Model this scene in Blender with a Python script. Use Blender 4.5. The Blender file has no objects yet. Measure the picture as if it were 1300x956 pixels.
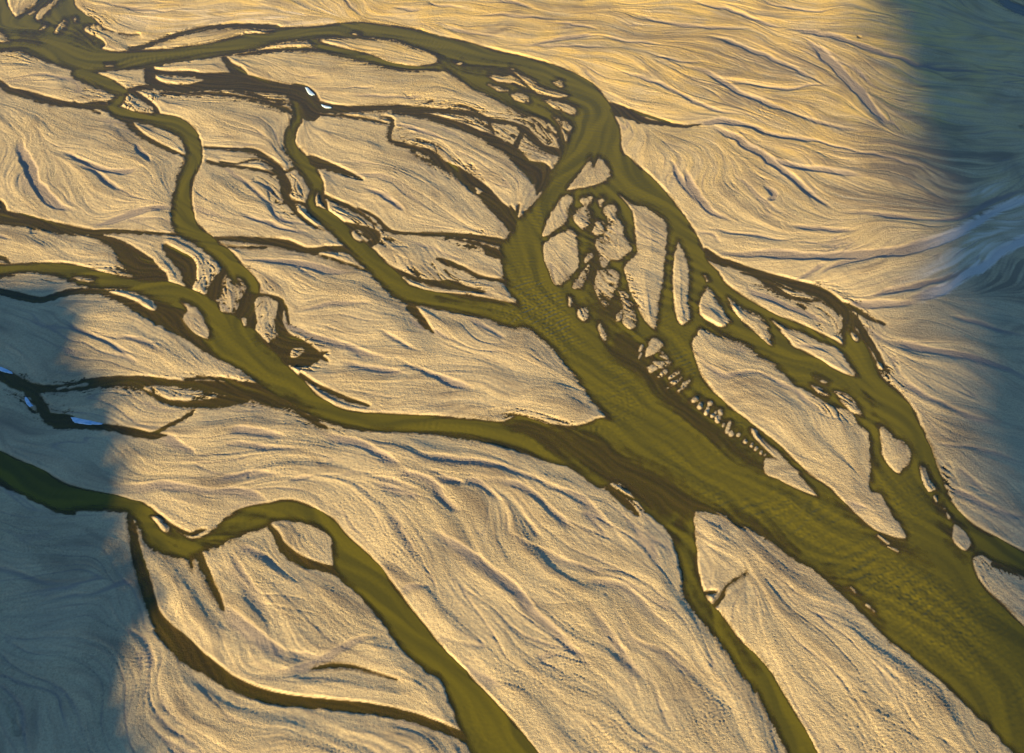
import bpy, math, numpy as np
from math import radians as R
rng = np.random.default_rng(7)
sc = bpy.context.scene

# ------------------------------------------------------------------ view geometry
CAM_H = 700.0          # flying height in metres
DEP = R(45.0)          # depression of the optical axis
HFOV = R(45.0)
PW, PH = 1300.0, 956.0
FPX = (PW/2)/math.tan(HFOV/2)
SUN_EL = R(14.0)
SUN_AZ = R(180+38)     # clockwise from +Y: behind the camera, to its left
to_sun = np.array([math.sin(SUN_AZ)*math.cos(SUN_EL), math.cos(SUN_AZ)*math.cos(SUN_EL), math.sin(SUN_EL)])

def survey(u, v):
    """map-sheet coordinates -> metres on the river plain"""
    a = (u-PW/2)/FPX; b = (PH/2-v)/FPX
    dy = math.cos(DEP)+b*math.sin(DEP); dz = -math.sin(DEP)+b*math.cos(DEP)
    t = CAM_H/(-dz)
    return a*t, dy*t
def sheet(x, y):
    """metres on the plain -> map-sheet coordinates"""
    depth = y*math.cos(DEP)+CAM_H*math.sin(DEP)
    up = y*math.sin(DEP)-CAM_H*math.cos(DEP)
    return PW/2+FPX*x/depth, PH/2-FPX*up/depth

# ------------------------------------------------------------------ river survey
def P2(s): return [tuple(float(q) for q in p.split(',')) for p in s.split()]
BASIN = ["""-150,-60 -60,-30 0,-20 10,-6 10,4 20,21 34,12 52,-2 70,-50 110,-50 96,-12 95,2 97,8 108,18 122,26 132,35 147,41 160,43 178,44 160,45.5 148,41 133,38 128,35
125,32 112,33 107,37 113,43 128,50 134,57 130,62 150,65 183,63 210,62 240,58 262,55 290,48 310,43 335,42 345,38 350,35 400,33 430,29 460,28 490,31 520,35 540,40 560,46 590,52
620,61 640,66 670,73 700,81 722,89 740,98 758,110 768,123 775,133 782,150 788,165 790,190 803,203 820,218 838,235 855,255 868,272 880,290 888,305 895,320 900,332 912,345
922,360 945,376 960,385 985,399 1010,408 1040,422 1060,432 1070,437 1071,425 1073,410 1080,412 1098,432 1108,450 1120,478 1145,500 1160,520 1170,540 1180,562 1190,590
1200,615 1208,635 1220,652 1240,668 1262,680 1300,700 1380,735 1460,780 1460,800 1380,760 1300,728 1285,722 1262,714 1247,706 1237,707 1235,712 1240,730 1255,750 1275,768 1300,795
1360,850 1460,960 1460,1079 1380,1079 1290,960 1195,866 1175,850 1150,828 1130,815 1110,795 1080,765 1050,738 1035,725 1000,705 960,675 935,668 920,655 895,650
882,652 883,680 885,705 888,730 895,755 905,768 920,785 940,812 960,832 978,852 990,872 1040,960 1080,1079 1040,1079 1000,960 960,880 945,862 925,832 905,805 880,775 868,755 865,730 858,700
852,683 845,672 835,662 820,650 808,636 800,625 790,616 778,611 770,618 755,617 730,598 710,588 690,577 640,563 620,550 640,536 655,527 668,529 690,537 715,540 735,540
750,535 762,530 772,532 760,518 745,500 730,478 715,460 705,447 690,432 672,418 660,413 656,395 655,382 645,370 640,358 637,335 633,315 640,305 648,295 655,282 665,270
680,255 690,240 697,222 703,212 712,196 714,185 708,172 700,158 683,150 665,146 655,140 645,135 625,124 600,113 580,100 565,90 556,82 556,76 550,70 535,64 520,60
510,55 490,51 440,49 410,50 393,52 370,53 350,56 330,62 300,69 285,71 262,75 220,80 190,86 175,88 135,90 110,94 75,84 45,74 25,66 0,65 -60,64 -150,70""",
"""-159,500 -80,540 0,572 20,582 55,597 80,612 105,620 145,628 165,634 180,637 192,645 200,655 210,662 222,670 240,683 250,683 262,678 275,668 290,655 300,648 320,642
345,637 365,634 385,638 405,648 425,660 440,678 455,692 470,705 485,722 500,742 510,755 525,775 545,800 565,825 585,845 605,866 680,950 760,1079 690,1079 600,960 562,868 545,855
520,835 500,812 485,790 470,772 455,755 440,743 425,725 422,700 420,685 412,675 395,668 370,661 350,662 340,668 320,675 300,683 285,690 262,700 250,703 240,710 225,708
208,705 190,695 182,685 178,672 168,658 155,650 130,649 97,650 95,653 75,652 60,645 40,635 20,625 0,617 -80,580 -159,560"""]
BARS = """0,41 11,51 4,53 -40,55 -40,38|45,22 48,15 58,8 75,-4 78,-4 62,13 50,25|69,42 72,35 82,26 86,28 80,36 73,42|36,18 43,14 46,15 38,19|94,24 96,22 97,27 94,28|50,38 58,31 59,33 52,38
|134,83.5 144,82.5 144,84 135,84.5|448,43 453,42.3 457,43.5 453,44.7|577,80 583,79 587,81 581,82|620,96 632,96 640,97 650,96 660,104 668,110 674,114 655,106 645,105 630,103
|647,86 655,90 665,97 678,103 683,110 700,115 712,118 720,122 708,124 690,120 682,118 670,108 660,98|703,105 712,103 714,108 712,111 705,108|620,107 628,109 636,112 645,115 635,116 627,112
|647,120 658,118 668,121 672,128 668,131 655,128 651,124|692,128 700,127 715,131 724,134 730,138 732,144 725,145 712,140 702,137|703,149 712,152 720,155 726,162 722,167 714,162 708,155
|712,162 718,168 720,176 716,180 713,170|750,200 742,212 728,230 720,241 735,239 755,235 768,229 774,222 772,212 762,201 758,203 755,212 752,213|714,250 722,248 728,254 721,266 720,280 705,292 689,301 692,288 700,270
|725,292 731,298 733,312 734,330 735,337 725,350 712,361 703,360 697,345 691,330 690,312 700,302 712,296|737,252 751,249 750,257 742,261 736,256|733,268 742,261 748,268 749,278 743,290 739,291 730,282 729,273
|759,254 765,251 766,258 762,263|755,286 760,281 768,284 766,295 758,299 752,295|769,262 778,260 783,265 782,275 790,285 793,300 800,310 801,318 793,325 785,331 775,330 768,340 762,336 760,320 755,307 766,300 770,290 772,278 765,270
|745,322 752,321 752,327 744,334 742,330|728,360 740,345 748,335 745,350 738,365 727,366|758,345 770,342 783,345 786,355 780,370 770,390 762,382 755,365
|788,249 800,258 818,263 832,271 846,284 846,310 843,340 841,360 836,385 834,405 831,418 824,412 818,406 812,395 808,385 800,370 795,350 792,340 800,330 808,322 808,310 806,290 803,270 795,258
|786,370 795,372 803,390 808,410 800,418 790,410 792,395|782,402 790,393 788,406 782,408|733,392 745,391 747,400 742,408 734,402|760,412 763,410 770,428 768,433 761,424|722,378 726,378 725,388 722,388
|820,443 828,430 838,432 842,440 835,446 825,452 819,453|822,466 830,459 842,458 853,459 845,466 835,468 825,474|834,478 842,470 850,468 846,475 837,480|846,492 852,484 856,485 848,494
|953,543 960,545 966,555 985,572 1001,586 995,589 985,583 970,568 957,555|971,580 985,583 1003,589 1015,602 1027,617 1037,629 1015,622 990,610 971,600
|861,307 856,325 854,360 858,400 865,412 873,408 877,401 873,380 875,350 870,325|898,365 888,385 890,400 900,408 915,415 925,410 922,400 912,385 903,370|895,350 899,356 897,358
|924,378 935,400 955,418 975,437 979,436 973,412 960,400 942,392|980,406 1000,417 1018,422 1040,434 1060,441 1070,450 1078,463 1086,478 1062,470 1040,456 1018,444 1008,440 1000,430 990,418
|1033,479 1040,481 1051,486 1045,487|1030,489 1040,492 1052,500 1048,503 1038,499|1060,497 1072,499 1083,508 1090,518 1093,527 1080,522 1070,512|1076,416 1083,420 1090,432 1084,432
|890,417 905,424 930,433 945,438 960,450 975,458 995,475 1010,490 1028,498 1045,510 1060,517 1072,519 1084,528 1093,542 1101,548 1104,562 1105,600 1104,624 1113,625 1122,632 1130,650 1145,670 1150,684 1130,680 1110,672 1090,655 1068,634 1055,620 1030,603 1010,585 990,565 960,542 945,530 925,515 900,490 888,470 880,445 880,432
|1117,541 1125,543 1135,555 1148,562 1156,572 1155,585 1146,595 1142,600 1135,598 1122,582 1118,562|1168,594 1175,595 1180,608 1184,622 1178,624 1170,610|1211,664 1220,670 1230,682 1232,692 1225,699 1215,693 1209,683|1201,650 1207,656 1204,659
|192,655 205,657 217,665 213,675 205,672|222,668 235,673 247,681 240,683 228,676"""
STREAM_BARS = """132,369 155,368 175,373 193,382 198,390 196,394 188,393 175,384 155,376|232,384 241,387 252,394 260,408 265,425 262,430 248,424 238,414 232,404 238,394|94,352 105,352 119,355 117,358 100,356
|281,362 295,359 305,366 304,385 298,397 287,396 279,394 279,380|327,377 345,378 352,386 350,400 346,415 352,430 343,426 335,418 326,405 327,390|387,484 400,492 430,507 447,514 470,520 500,523 470,524 440,520 420,512 402,500
|302,354 308,357 313,368 307,371|368,448 375,441 386,443 381,452 370,454|200,97 215,96 245,101 235,107 210,105|401,246 404,246 406,260 401,261|604,237 612,243 606,245|70,493 85,490 108,486 110,489 92,493 75,495
|178,492 205,490 240,493 242,500 262,502 270,506 240,508 215,506 195,499|446,295 452,291 460,295 462,302 457,307 449,302|161,121 172,124 194,137 193,143 178,142 164,138 158,131|188,317 202,327 215,339 223,348 221,352 206,343 196,332
|307,405 312,402 314,412 309,414|540,143 570,145 600,149 615,158 625,168 610,166 590,157 560,148|636,172 645,178 640,180|412,252 424,258 420,260"""
# small bars heaped by the current (x, y, width)
KNOLLS = """880,509,5 884,506,5|888,517,6 890,513,5|896,525,5 899,519,4|900,513,5 902,512,5|904,528,5 908,524,4|911,534,7 911,531,7|914,522,4 915,525,4|925,540,4 927,536,3|918,541,3 919,538,3|923,548,5 924,543,5|928,551,6 929,548,6|937,553,3 938,551,3|946,561,5 946,558,4|954,566,4 955,564,3|959,571,3 960,569,3|966,575,4 967,573,3|971,578,3 972,577,3|850,480,3 862,472,4|856,487,3 865,479,3|866,490,3 875,483,3|862,496,3 870,490,3|842,448,2 846,452,2|838,452,2 846,455,2|812,445,3 815,440,3|811,455,2 814,449,2|1187,630,3 1189,636,3|1196,640,2 1199,645,2|1183,615,3 1185,620,3|1115,680,2 1128,690,3|1120,690,2 1140,700,2|1080,745,2 1086,752,2|1100,768,2 1110,776,2"""
# smaller streams (x, y, width); leading * = deep enough to look olive
STREAMS = """*100,92,20 125,103,18 145,112,17 158,120,12 150,128,14 143,135,16 150,143,18 170,148,13 200,153,18 225,160,22 240,172,22 246,190,22 245,205,22 236,225,22 233,240,22 231,255,26 232,275,30 236,288,30 255,302,22 275,318,22 290,332,24 303,348,24 318,362,22
|190,88,13 192,103,14 210,111,10 240,112,10 262,108,14 300,104,22 335,110,18 365,115,16 385,122,26|195,91,6 215,94,7 240,94,7 262,97,8 300,98,12|285,74,7 293,84,9 305,95,16|160,118,5 175,112,6 190,111,8|165,114,6 180,125,8 195,138,9 200,150,10
|-150,70,8 -40,90,8 0,106,8 12,115,8 30,119,9 50,125,10 75,131,8 100,134,6 125,135,8 145,138,12|105,133,3 125,130,3 142,134,5|95,131,4 110,137,3 125,143,3|158,150,10 175,168,7 190,178,6 210,188,5 236,198,2
|205,118,4 240,119,4 275,119,4 310,124,4 340,131,6 360,138,7 372,143,5|300,115,3 325,121,5 340,130,6|350,133,3 372,131,3
|375,115,18 385,125,32 393,138,30|*375,132,12 378,150,14 370,165,14 368,185,16 378,200,20 390,215,22 400,232,20 402,245,18 395,258,14 400,268,16 415,278,20 432,292,22 445,305,24 460,320,26 475,335,26 490,350,26 505,365,26 520,374,24 550,381,22 590,387,26 620,392,26 655,402,30
|400,135,16 430,139,10 470,138,8 500,137,8 520,140,12 560,142,8 600,145,8 620,152,6 650,157,5 668,166,9 675,174,9 690,188,9 705,192,10 716,196,8|540,147,8 570,155,11 595,163,11 620,175,12 640,186,15 655,196,16 668,212,16 680,224,18 690,236,14|500,142,4 530,146,7 560,151,7
|620,155,3 624,163,4 626,168,3|665,165,7 658,178,7 652,192,7|672,208,8 690,218,20 686,232,16|650,202,3 660,212,5 670,222,5|708,160,6 712,175,8 715,190,10|695,165,3 705,172,4 712,185,5
|400,144,3 440,148,3 475,153,3 500,160,2|484,148,3 498,153,5 494,170,6 496,178,4|496,180,5 520,186,6 545,195,9 560,208,12 580,218,12 600,232,16 615,245,18 630,262,18 645,276,20 655,288,18|524,192,4 535,202,4 555,208,5|580,223,4 600,240,8|648,262,2 652,270,5|659,260,2 656,272,4
|395,205,16 410,209,12 430,216,9 455,226,4|260,187,3 300,190,4 322,192,7 340,203,8 352,214,12 358,225,12 363,238,14 362,248,10 370,260,8 378,272,5 395,285,4 410,292,2|362,255,5 380,257,3 390,262,6|280,206,3 300,208,2 320,203,2 335,202,4|263,205,4 285,210,4 320,214,3 345,220,4 352,222,5|362,219,3 380,211,3
|404,240,12 412,258,7|410,248,4 425,255,5 445,264,6 460,272,4 475,284,3|455,265,3 475,275,4 490,290,6 500,295,5 520,297,3|440,286,8 465,295,14 478,300,11 471,310,8 462,312,8|260,303,4 300,303,6 340,307,10 365,311,12 390,318,7 420,316,7 450,318,10|290,313,2 320,315,3 345,312,2|390,320,4 420,328,3 450,338,3 475,347,3
|490,337,5 510,347,6 530,355,6 550,360,8 575,362,12 590,366,7 612,370,3|520,297,4 545,297,5 580,299,6 610,303,8 636,308,10|570,302,3 600,308,4 615,312,5 620,318,11 630,322,12|555,329,3 567,333,7 590,342,5 605,350,5 620,354,4 640,357,4
|775,137,14 790,142,14 805,148,12 820,154,7 840,157,5 870,160,3 890,158,2|800,140,4 815,145,3 850,156,2|522,390,12 530,400,10 540,412,8 546,418,4|*395,50,10 410,60,12 440,68,12 470,75,12 490,82,9 520,87,7 545,86,8 562,84,14|300,70,3 330,66,5 365,63,5 402,63,6|165,62,5 180,60,6 200,53,6 230,43,6 262,36,6 300,33,6 345,35,8|420,44,3 450,46,3 500,47,3
|-159,240,14 -40,262,16 0,275,18 30,280,16 60,287,14 90,292,12 115,295,8 150,294,5 190,296,4 235,298,2|0,255,3 3,262,8 8,275,5|115,297,6 130,303,8 150,312,16 168,330,30 195,352,34|210,314,9 225,327,18 238,338,22 240,355,16
|*-159,338,20 -40,342,16 0,344,18 30,340,12 70,342,18 100,349,24 140,360,24 180,365,24 210,372,30 240,382,30 262,400,44 290,428,58 320,450,50 350,478,42 375,496,36 400,513,32 430,527,26 460,535,25 500,537,24 540,539,24 580,543,26 620,548,28 660,556,34 720,575,34|-20,325,4 3,328,6 10,333,4
|-159,355,8 -40,362,8 0,370,8 20,375,10 50,381,8 70,376,7 90,371,8 120,369,8 140,372,12 160,380,14 180,392,16 205,406,16 230,418,18 250,430,18 280,450,14|205,392,20 225,398,32 242,412,20
|320,365,22 315,380,17 305,395,14 298,410,14|290,335,12 284,345,9 275,360,13 266,380,14|318,375,6 318,395,12 312,412,26|330,374,4 350,378,5 357,385,8 355,400,8 355,415,12 365,430,14 385,440,14 400,448,9 412,456,4|352,378,4 362,390,4 366,408,3|355,440,28 375,455,22 395,455,16 408,450,6
|382,476,5 400,488,5 425,500,6 445,508,5 465,514,3|-159,440,12 -40,462,12 0,475,16 15,483,18 35,492,14 60,494,9 90,492,10 115,487,12 150,484,13 190,484,12 225,487,9 262,490,14 290,494,20 320,497,24 350,505,28|235,482,3 262,480,4 295,483,4|170,488,5 185,495,6 205,507,7 220,512,8 250,513,10 280,510,14 310,505,14|250,517,4 235,530,5 215,540,5 200,548,4 190,552,5
|30,490,14 45,505,12 55,520,14 60,530,14 75,535,20 90,536,16 105,541,8 140,543,8 165,548,10 190,553,9 204,553,5|166,645,9 166,660,9 169,675,11 171,690,12 175,710,14 183,735,16 190,760,15 198,782,16 210,800,23 228,818,28 248,836,26 275,854,20 300,870,18 345,886,16 400,893,14 470,900,14 540,916,12 620,950,10|250,700,14 257,715,10 268,740,9 275,755,9 281,768,6|243,703,8 243,720,3
|342,667,5 352,680,8 356,690,10 370,705,14 390,715,12 415,722,10 432,727,14|395,850,2 420,845,5 445,846,5 470,853,4 500,862,3|190,645,4 215,665,5 240,678,5 255,674,5|772,618,8 785,630,10 802,646,8|886,754,5 905,752,4|905,772,6 915,757,5 925,742,4 945,729,3
|1240,-40,8 1275,2,10 1300,14,12 1360,40,16 1460,80,16|895,322,14 912,331,10 930,336,9 950,343,8 980,352,8 1010,362,12 1040,372,15 1060,385,15 1075,400,12 1082,415,8|1085,405,10 1100,428,8 1110,444,7 1122,464,5|1075,398,10 1074,430,10|940,346,2 958,350,4 972,358,9 990,370,6 1010,380,4 1040,382,3|1065,385,6 1085,393,7 1105,405,4 1120,410,3
|360,508,10 380,522,8 400,536,7 412,542,4|650,537,6 675,538,10 700,548,14|1262,716,8 1285,722,9 1310,732,9"""
# brown shoals inside the olive water (x, y, width)
SHOALS = """650,532,20 700,560,34 745,570,46 790,600,56 840,625,60 868,640,44 905,648,20 960,665,18 1010,700,16|790,440,46 830,480,34 870,520,32 920,562,26 960,590,24 1000,615,8 1060,635,14 1100,665,16 1150,700,18 1185,722,8|1050,725,14 1090,772,14 1140,825,12|1065,738,10 1092,760,14 1120,790,8|783,158,16|590,88,12 640,92,18 700,130,20 715,165,16
|1175,600,14 1190,640,14 1212,690,20 1230,712,14|725,270,24 760,300,30 755,350,30 780,400,36 740,385,14|230,410,40 260,420,20|355,440,30 330,430,20|370,508,14 410,538,12|205,668,14 225,688,12|262,690,10 300,670,8|30,48,24 45,50,24|100,45,24 120,55,16|955,410,6|900,412,14 925,425,10|1125,660,8|200,790,24 240,815,24 300,850,16|885,700,8 890,760,10 930,810,8 960,850,10|870,650,30 855,690,10
|298,667,4 315,661,5 334,654,3|660,540,30 720,550,30|640,380,18 560,378,12 600,378,14|636,340,8 640,370,8|1100,500,10 1125,560,8 1108,600,8|555,70,8 580,90,8"""
# old dry channels (x, y, width)
DRY = """120,3,3 160,10,4 200,14,3 260,12,2|-20,102,2 25,98,3 50,95,4 75,98,4 105,103,4 125,114,4 143,119,3|72,192,4 95,199,6 120,213,8 145,219,7 165,218,6 178,212,3|95,208,4 120,220,6 140,235,6 160,245,4|25,180,14 35,205,14 45,230,12 60,250,14 75,262,10 100,270,6|110,290,3 150,278,8 190,266,8 225,262,8|170,182,8 180,195,8 195,208,5
|-20,296,4 0,300,5 18,306,4|285,330,3 340,331,6 380,335,9 410,342,10 430,346,7 460,344,3|263,205,3 285,212,4 305,225,5 320,238,5 335,252,5 350,262,4 370,275,3|335,250,3 345,265,5 355,278,6 380,283,4 405,290,3|325,230,4 345,240,5 355,252,4 370,265,3|435,122,4 480,123,4 520,123,4 545,124,3|430,115,3 460,112,3 478,110,3|500,157,5 520,161,5 545,170,5 572,181,3
|455,222,4 487,221,4|460,236,5 485,248,6 505,262,6 512,270,4|455,245,4 470,255,3|520,308,4 545,313,4 570,325,4 590,332,3|546,418,6 560,425,6 580,436,3|518,400,5 530,412,6 542,418,5|590,398,6 610,412,6 635,427,5 645,432,3|370,394,4 400,391,5 430,386,6 460,386,4 480,392,3|345,395,3 365,412,6 400,428,7 440,440,8 475,453,6 500,460,4|430,460,5 460,467,6 490,471,7 520,478,5|500,455,4 530,470,5 570,485,10 600,495,8
|660,62,4 700,53,5 735,48,5 760,45,3|640,60,4 700,60,4 740,61,4 790,62,3|700,30,3 735,33,4 760,38,3|600,20,3 630,20,4 670,22,4 720,28,3|540,2,3 560,8,4 590,11,3|630,0,3 655,5,5 680,12,3|430,-4,3 450,12,4 460,22,3|500,10,4 520,15,4 540,12,3|560,35,4 600,42,4 640,50,3|760,45,3 800,55,4 850,60,4
|950,-6,4 1000,12,4 1035,15,4 1060,13,3|990,40,5 1020,42,7 1060,48,7 1100,60,7 1140,75,6 1180,88,5 1230,92,5 1300,100,5|900,45,5 930,55,6 980,75,6 1020,95,5 1060,115,4|905,98,4 950,108,4 1000,115,5 1030,110,4 1060,110,3|850,80,5 900,95,7 940,118,7 980,135,6 1020,150,5 1060,162,5 1110,172,4
|880,157,6 895,157,9 920,155,9 950,160,7 980,172,6 1020,178,5 1060,188,4 1110,198,4 1160,210,5 1210,230,4|900,160,7 930,175,9 970,200,9 1010,230,8 1040,255,7 1062,268,6|975,203,7 1010,212,7 1050,218,7 1100,225,6|1020,50,8 1050,75,10 1085,110,10 1110,140,8 1140,165,6|820,70,4 860,78,4 900,82,3|800,20,4 850,30,5 900,36,5 960,38,4|870,0,4 920,12,5 970,30,5 1000,38,4|780,90,4 830,105,5 870,125,5 905,140,5 950,148,4
|895,290,4 920,297,4 960,300,5 990,307,4 1010,303,3|885,292,4 905,300,4 915,308,3|1000,287,5 1030,290,6 1060,293,6 1090,292,5|905,325,7 920,322,9 945,323,8 980,323,9 1020,326,10 1060,326,11 1100,323,12 1140,321,13 1170,312,14 1200,303,13 1230,288,10 1260,272,9 1300,255,8 1460,200,8
|1065,270,8 1110,272,7 1150,278,6 1175,280,4 1220,277,6 1245,264,8 1280,250,8 1330,238,8|1008,358,4 1030,346,6 1050,335,7|1040,350,5 1060,338,6 1095,330,6 1120,325,4|1075,386,10 1095,387,10 1120,387,9 1150,386,7 1170,384,6|1150,383,13 1170,376,13 1195,370,13 1210,362,10 1225,350,11 1250,338,12 1290,310,12 1460,240,12|1100,382,5 1125,372,8 1155,366,8 1190,358,7 1210,350,7 1240,340,6
|1118,430,9 1145,436,9 1170,443,9 1200,448,9 1235,455,8 1270,468,7 1300,480,7 1460,560,7|1168,456,6 1185,448,6|1090,410,5 1110,425,5 1118,430,6|1125,470,6 1145,487,6 1165,500,7 1190,512,6 1220,525,6 1250,535,5 1300,540,4|945,362,4 958,371,8 985,382,8 1010,393,7 1035,403,7 1060,414,6|1010,437,5 1030,440,5 1060,445,5
|880,440,4 890,458,5 905,470,6 920,478,7 935,476,6 955,473,5 975,478,5 990,487,6 1010,495,6 1025,510,6 1045,525,5 1065,545,4|932,508,4 950,512,4|1200,615,7 1220,628,8 1250,643,7 1280,652,5 1340,670,5|1215,592,5 1225,600,5 1235,610,5 1260,630,5|1068,636,5 1085,640,6 1104,644,5|1180,560,4 1220,568,5 1260,575,5 1300,590,5|1200,400,5 1240,412,6 1300,430,6
|520,568,9 535,579,9 560,583,8 600,587,8 640,595,7 670,605,6 700,618,6 730,628,7 750,645,8 775,670,8 800,700,7|500,590,4 520,603,6 545,612,8 560,630,9 575,645,8 590,650,5|550,608,7 575,613,8 590,617,5|588,612,8 605,612,9 620,622,7 640,640,6|618,611,9 650,614,10 665,620,8 690,640,7 705,655,8 720,665,8 735,672,5|660,650,4 680,675,6 690,680,3|638,640,4 645,665,5 650,680,4 690,700,6 710,710,7 740,720,5 780,740,5
|400,545,5 430,556,9 455,562,9 490,580,8 520,600,6|470,610,6 500,622,9 520,628,7 545,640,4|470,605,4 500,612,6 540,630,6|530,665,6 560,683,10 590,700,10 620,722,11 650,748,11 675,775,10 700,800,9 740,840,8 775,872,8|490,650,5 505,665,6 520,690,6 535,708,5|745,738,6 760,740,8 790,745,8 810,760,7 835,785,6 870,815,6|745,760,6 760,785,8 775,810,8 790,830,9 810,850,9 830,870,9|770,750,5 790,790,5 805,815,7 840,825,7 870,850,7 900,868,7
|510,748,8 525,745,7 545,745,4|585,840,5 610,860,9 640,875,8|290,548,9 310,547,9 340,550,8 365,556,5|280,567,6 310,565,6 350,570,6 390,572,5|270,612,7 300,606,8 330,602,7 360,605,4|110,628,3 150,618,6 190,617,9 210,616,11 240,620,8 275,625,7 300,625,9 320,628,9 335,635,8 340,640,4|365,610,6 385,608,6 400,606,4|367,622,6 390,622,5|200,551,7 220,560,9 240,572,7 250,580,5
|80,405,5 90,415,6 110,423,6 135,435,5 160,447,5 180,453,4|120,425,4 145,430,4 165,432,5 190,437,5 210,450,4|-30,718,5 0,725,6 30,733,7 60,742,6 100,740,5|40,770,5 85,757,6 120,754,6 150,742,8 165,740,6 172,745,4|145,800,6 170,805,6 185,815,7 195,835,7 198,862,6|280,762,12 300,788,15 320,805,15 345,822,14 375,838,10|283,700,5 295,725,6 310,745,7 325,760,7 335,772,7 345,785,6|293,700,7 305,722,8 320,745,8 340,768,7
|330,860,9 380,848,10 405,840,10 430,825,10 460,812,9 488,806,6|345,823,6 400,835,6 420,840,6|300,693,8 320,700,8 345,715,7 370,735,5|300,270,5 330,280,5 360,290,5 400,300,4|480,420,4 500,430,5 540,450,4|780,330,2 790,335,2|200,240,4 240,262,4|870,215,7 880,240,9 900,265,8 930,285,6|850,205,6 870,235,7 890,262,6|970,235,5 985,250,8 975,255,5"""
# sets the grain of the deposits where no channel does (x, y, width unused)
GRAIN = """730,400,1 830,510,1|830,510,1 1000,640,1|1000,640,1 1250,830,1|760,150,1 740,190,1 690,240,1 665,300,1 675,350,1 720,400,1|790,210,1 860,290,1|500,20,1 700,10,1 900,0,1|780,100,1 1000,190,1 1200,260,1|950,60,1 1150,140,1 1300,160,1|20,150,1 60,210,1 110,270,1|250,230,1 300,280,1|430,180,1 560,230,1 620,260,1|540,320,1 620,340,1|420,420,1 560,450,1 700,520,1|430,480,1 600,520,1|100,440,1 250,470,1|200,590,1 400,590,1|440,620,1 560,720,1 680,860,1|640,690,1 760,800,1|820,740,1 900,830,1|920,680,1 1000,760,1 1120,860,1|900,440,1 1000,540,1 1080,620,1|920,220,1 960,270,1|1150,400,1 1300,420,1|1200,560,1 1300,640,1|330,740,1 400,790,1 470,830,1|60,680,1 120,690,1|0,800,1 120,820,1|250,760,1 280,830,1|130,560,1 200,600,1|150,700,1 168,780,1 200,860,1|1250,730,1 1300,770,1"""
U0, V0, UN, VN = -160, -120, 1620, 1200
CAP = 28.0
uu, vv = np.meshgrid(np.arange(UN)+U0, np.arange(VN)+V0)
uu = uu.astype(np.float32); vv = vv.astype(np.float32)
def win(x0, y0, x1, y1, m):
    return (slice(max(0, int(y0-m-V0)), min(VN, int(y1+m-V0)+2)), slice(max(0, int(x0-m-U0)), min(UN, int(x1+m-U0)+2)))
def seg(out, a, b, ra, rb, m=CAP):
    s = win(min(a[0], b[0])-max(ra, rb), min(a[1], b[1])-max(ra, rb), max(a[0], b[0])+max(ra, rb), max(a[1], b[1])+max(ra, rb), m)
    x, y = uu[s], vv[s]
    if x.size == 0: return
    dx, dy = b[0]-a[0], b[1]-a[1]; L = dx*dx+dy*dy+1e-6
    t = np.clip(((x-a[0])*dx+(y-a[1])*dy)/L, 0, 1)
    d = np.hypot(x-a[0]-t*dx, y-a[1]-t*dy)-(ra+(rb-ra)*t)
    np.minimum(out[s], d, out=out[s])
def smooth_line(pts, k=4):
    p = np.array(pts, float)
    if len(p) < 3: return [tuple(q) for q in p]
    q = np.vstack([2*p[0]-p[1], p, 2*p[-1]-p[-2]]); o = []
    for i in range(1, len(q)-2):
        for t in np.arange(k)/k:
            c = .5*((2*q[i])+(-q[i-1]+q[i+1])*t+(2*q[i-1]-5*q[i]+4*q[i+1]-q[i+2])*t*t+(-q[i-1]+3*q[i]-3*q[i+1]+q[i+2])*t**3)
            c[2:] = np.maximum(c[2:], .5); o.append(tuple(c))
    o.append(tuple(p[-1])); return o
def stroke(out, pts, grow=0.0, m=CAP):
    p = smooth_line(pts)
    for a, b in zip(p[:-1], p[1:]): seg(out, a, b, max(.4, a[2]/2+grow), max(.4, b[2]/2+grow), m)
def poly_cut(out, pts):
    """raise a closed outline out of the distance field"""
    p = np.array(smooth_line(pts+[pts[0]], 3)[:-1])
    s = win(p[:, 0].min(), p[:, 1].min(), p[:, 0].max(), p[:, 1].max(), CAP)
    x, y = uu[s], vv[s]; d = np.full(x.shape, CAP, np.float32); ins = np.zeros(x.shape, bool)
    for a, b in zip(p, np.roll(p, -1, 0)):
        e = b-a; t = np.clip(((x-a[0])*e[0]+(y-a[1])*e[1])/(e@e+1e-6), 0, 1)
        np.minimum(d, np.hypot(x-a[0]-t*e[0], y-a[1]-t*e[1]), out=d)
        if a[1] != b[1]: ins ^= ((a[1] > y) != (b[1] > y)) & (x > a[0]+(y-a[1])*e[0]/(b[1]-a[1]))
    out[s] = np.maximum(out[s], np.where(ins, d, -d))
def poly_sdf(pts):
    p = smooth_line(pts+[pts[0]], 3)[:-1]
    d = np.full((VN, UN), CAP, np.float32)
    ins = np.zeros((VN, UN), bool)
    n = len(p)
    for i in range(n):
        a, b = p[i], p[(i+1) % n]
        seg(d, a, b, 0, 0)
        y0, y1 = sorted((a[1], b[1]))
        r0, r1 = max(0, int(math.ceil(y0-V0))), min(VN, int(math.ceil(y1-V0)))
        if r1 > r0:
            ys = np.arange(r0, r1)+V0
            xs = a[0]+(ys-a[1])*(b[0]-a[0])/(b[1]-a[1])
            ins[r0:r1] ^= (uu[r0:r1] > xs[:, None])
    d = np.minimum(np.abs(d), CAP)
    return np.where(ins, -d, d)
def lst(s): return [(q.strip().startswith('*'), P2(q.strip().lstrip('*'))) for q in s.split('|') if q.strip()]
basin = np.full((VN, UN), CAP, np.float32)
for s in BASIN: basin = np.minimum(basin, poly_sdf(P2(s)))
for _, p in lst(BARS):
    poly_cut(basin, p)
kn = np.full((VN, UN), CAP, np.float32)
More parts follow.
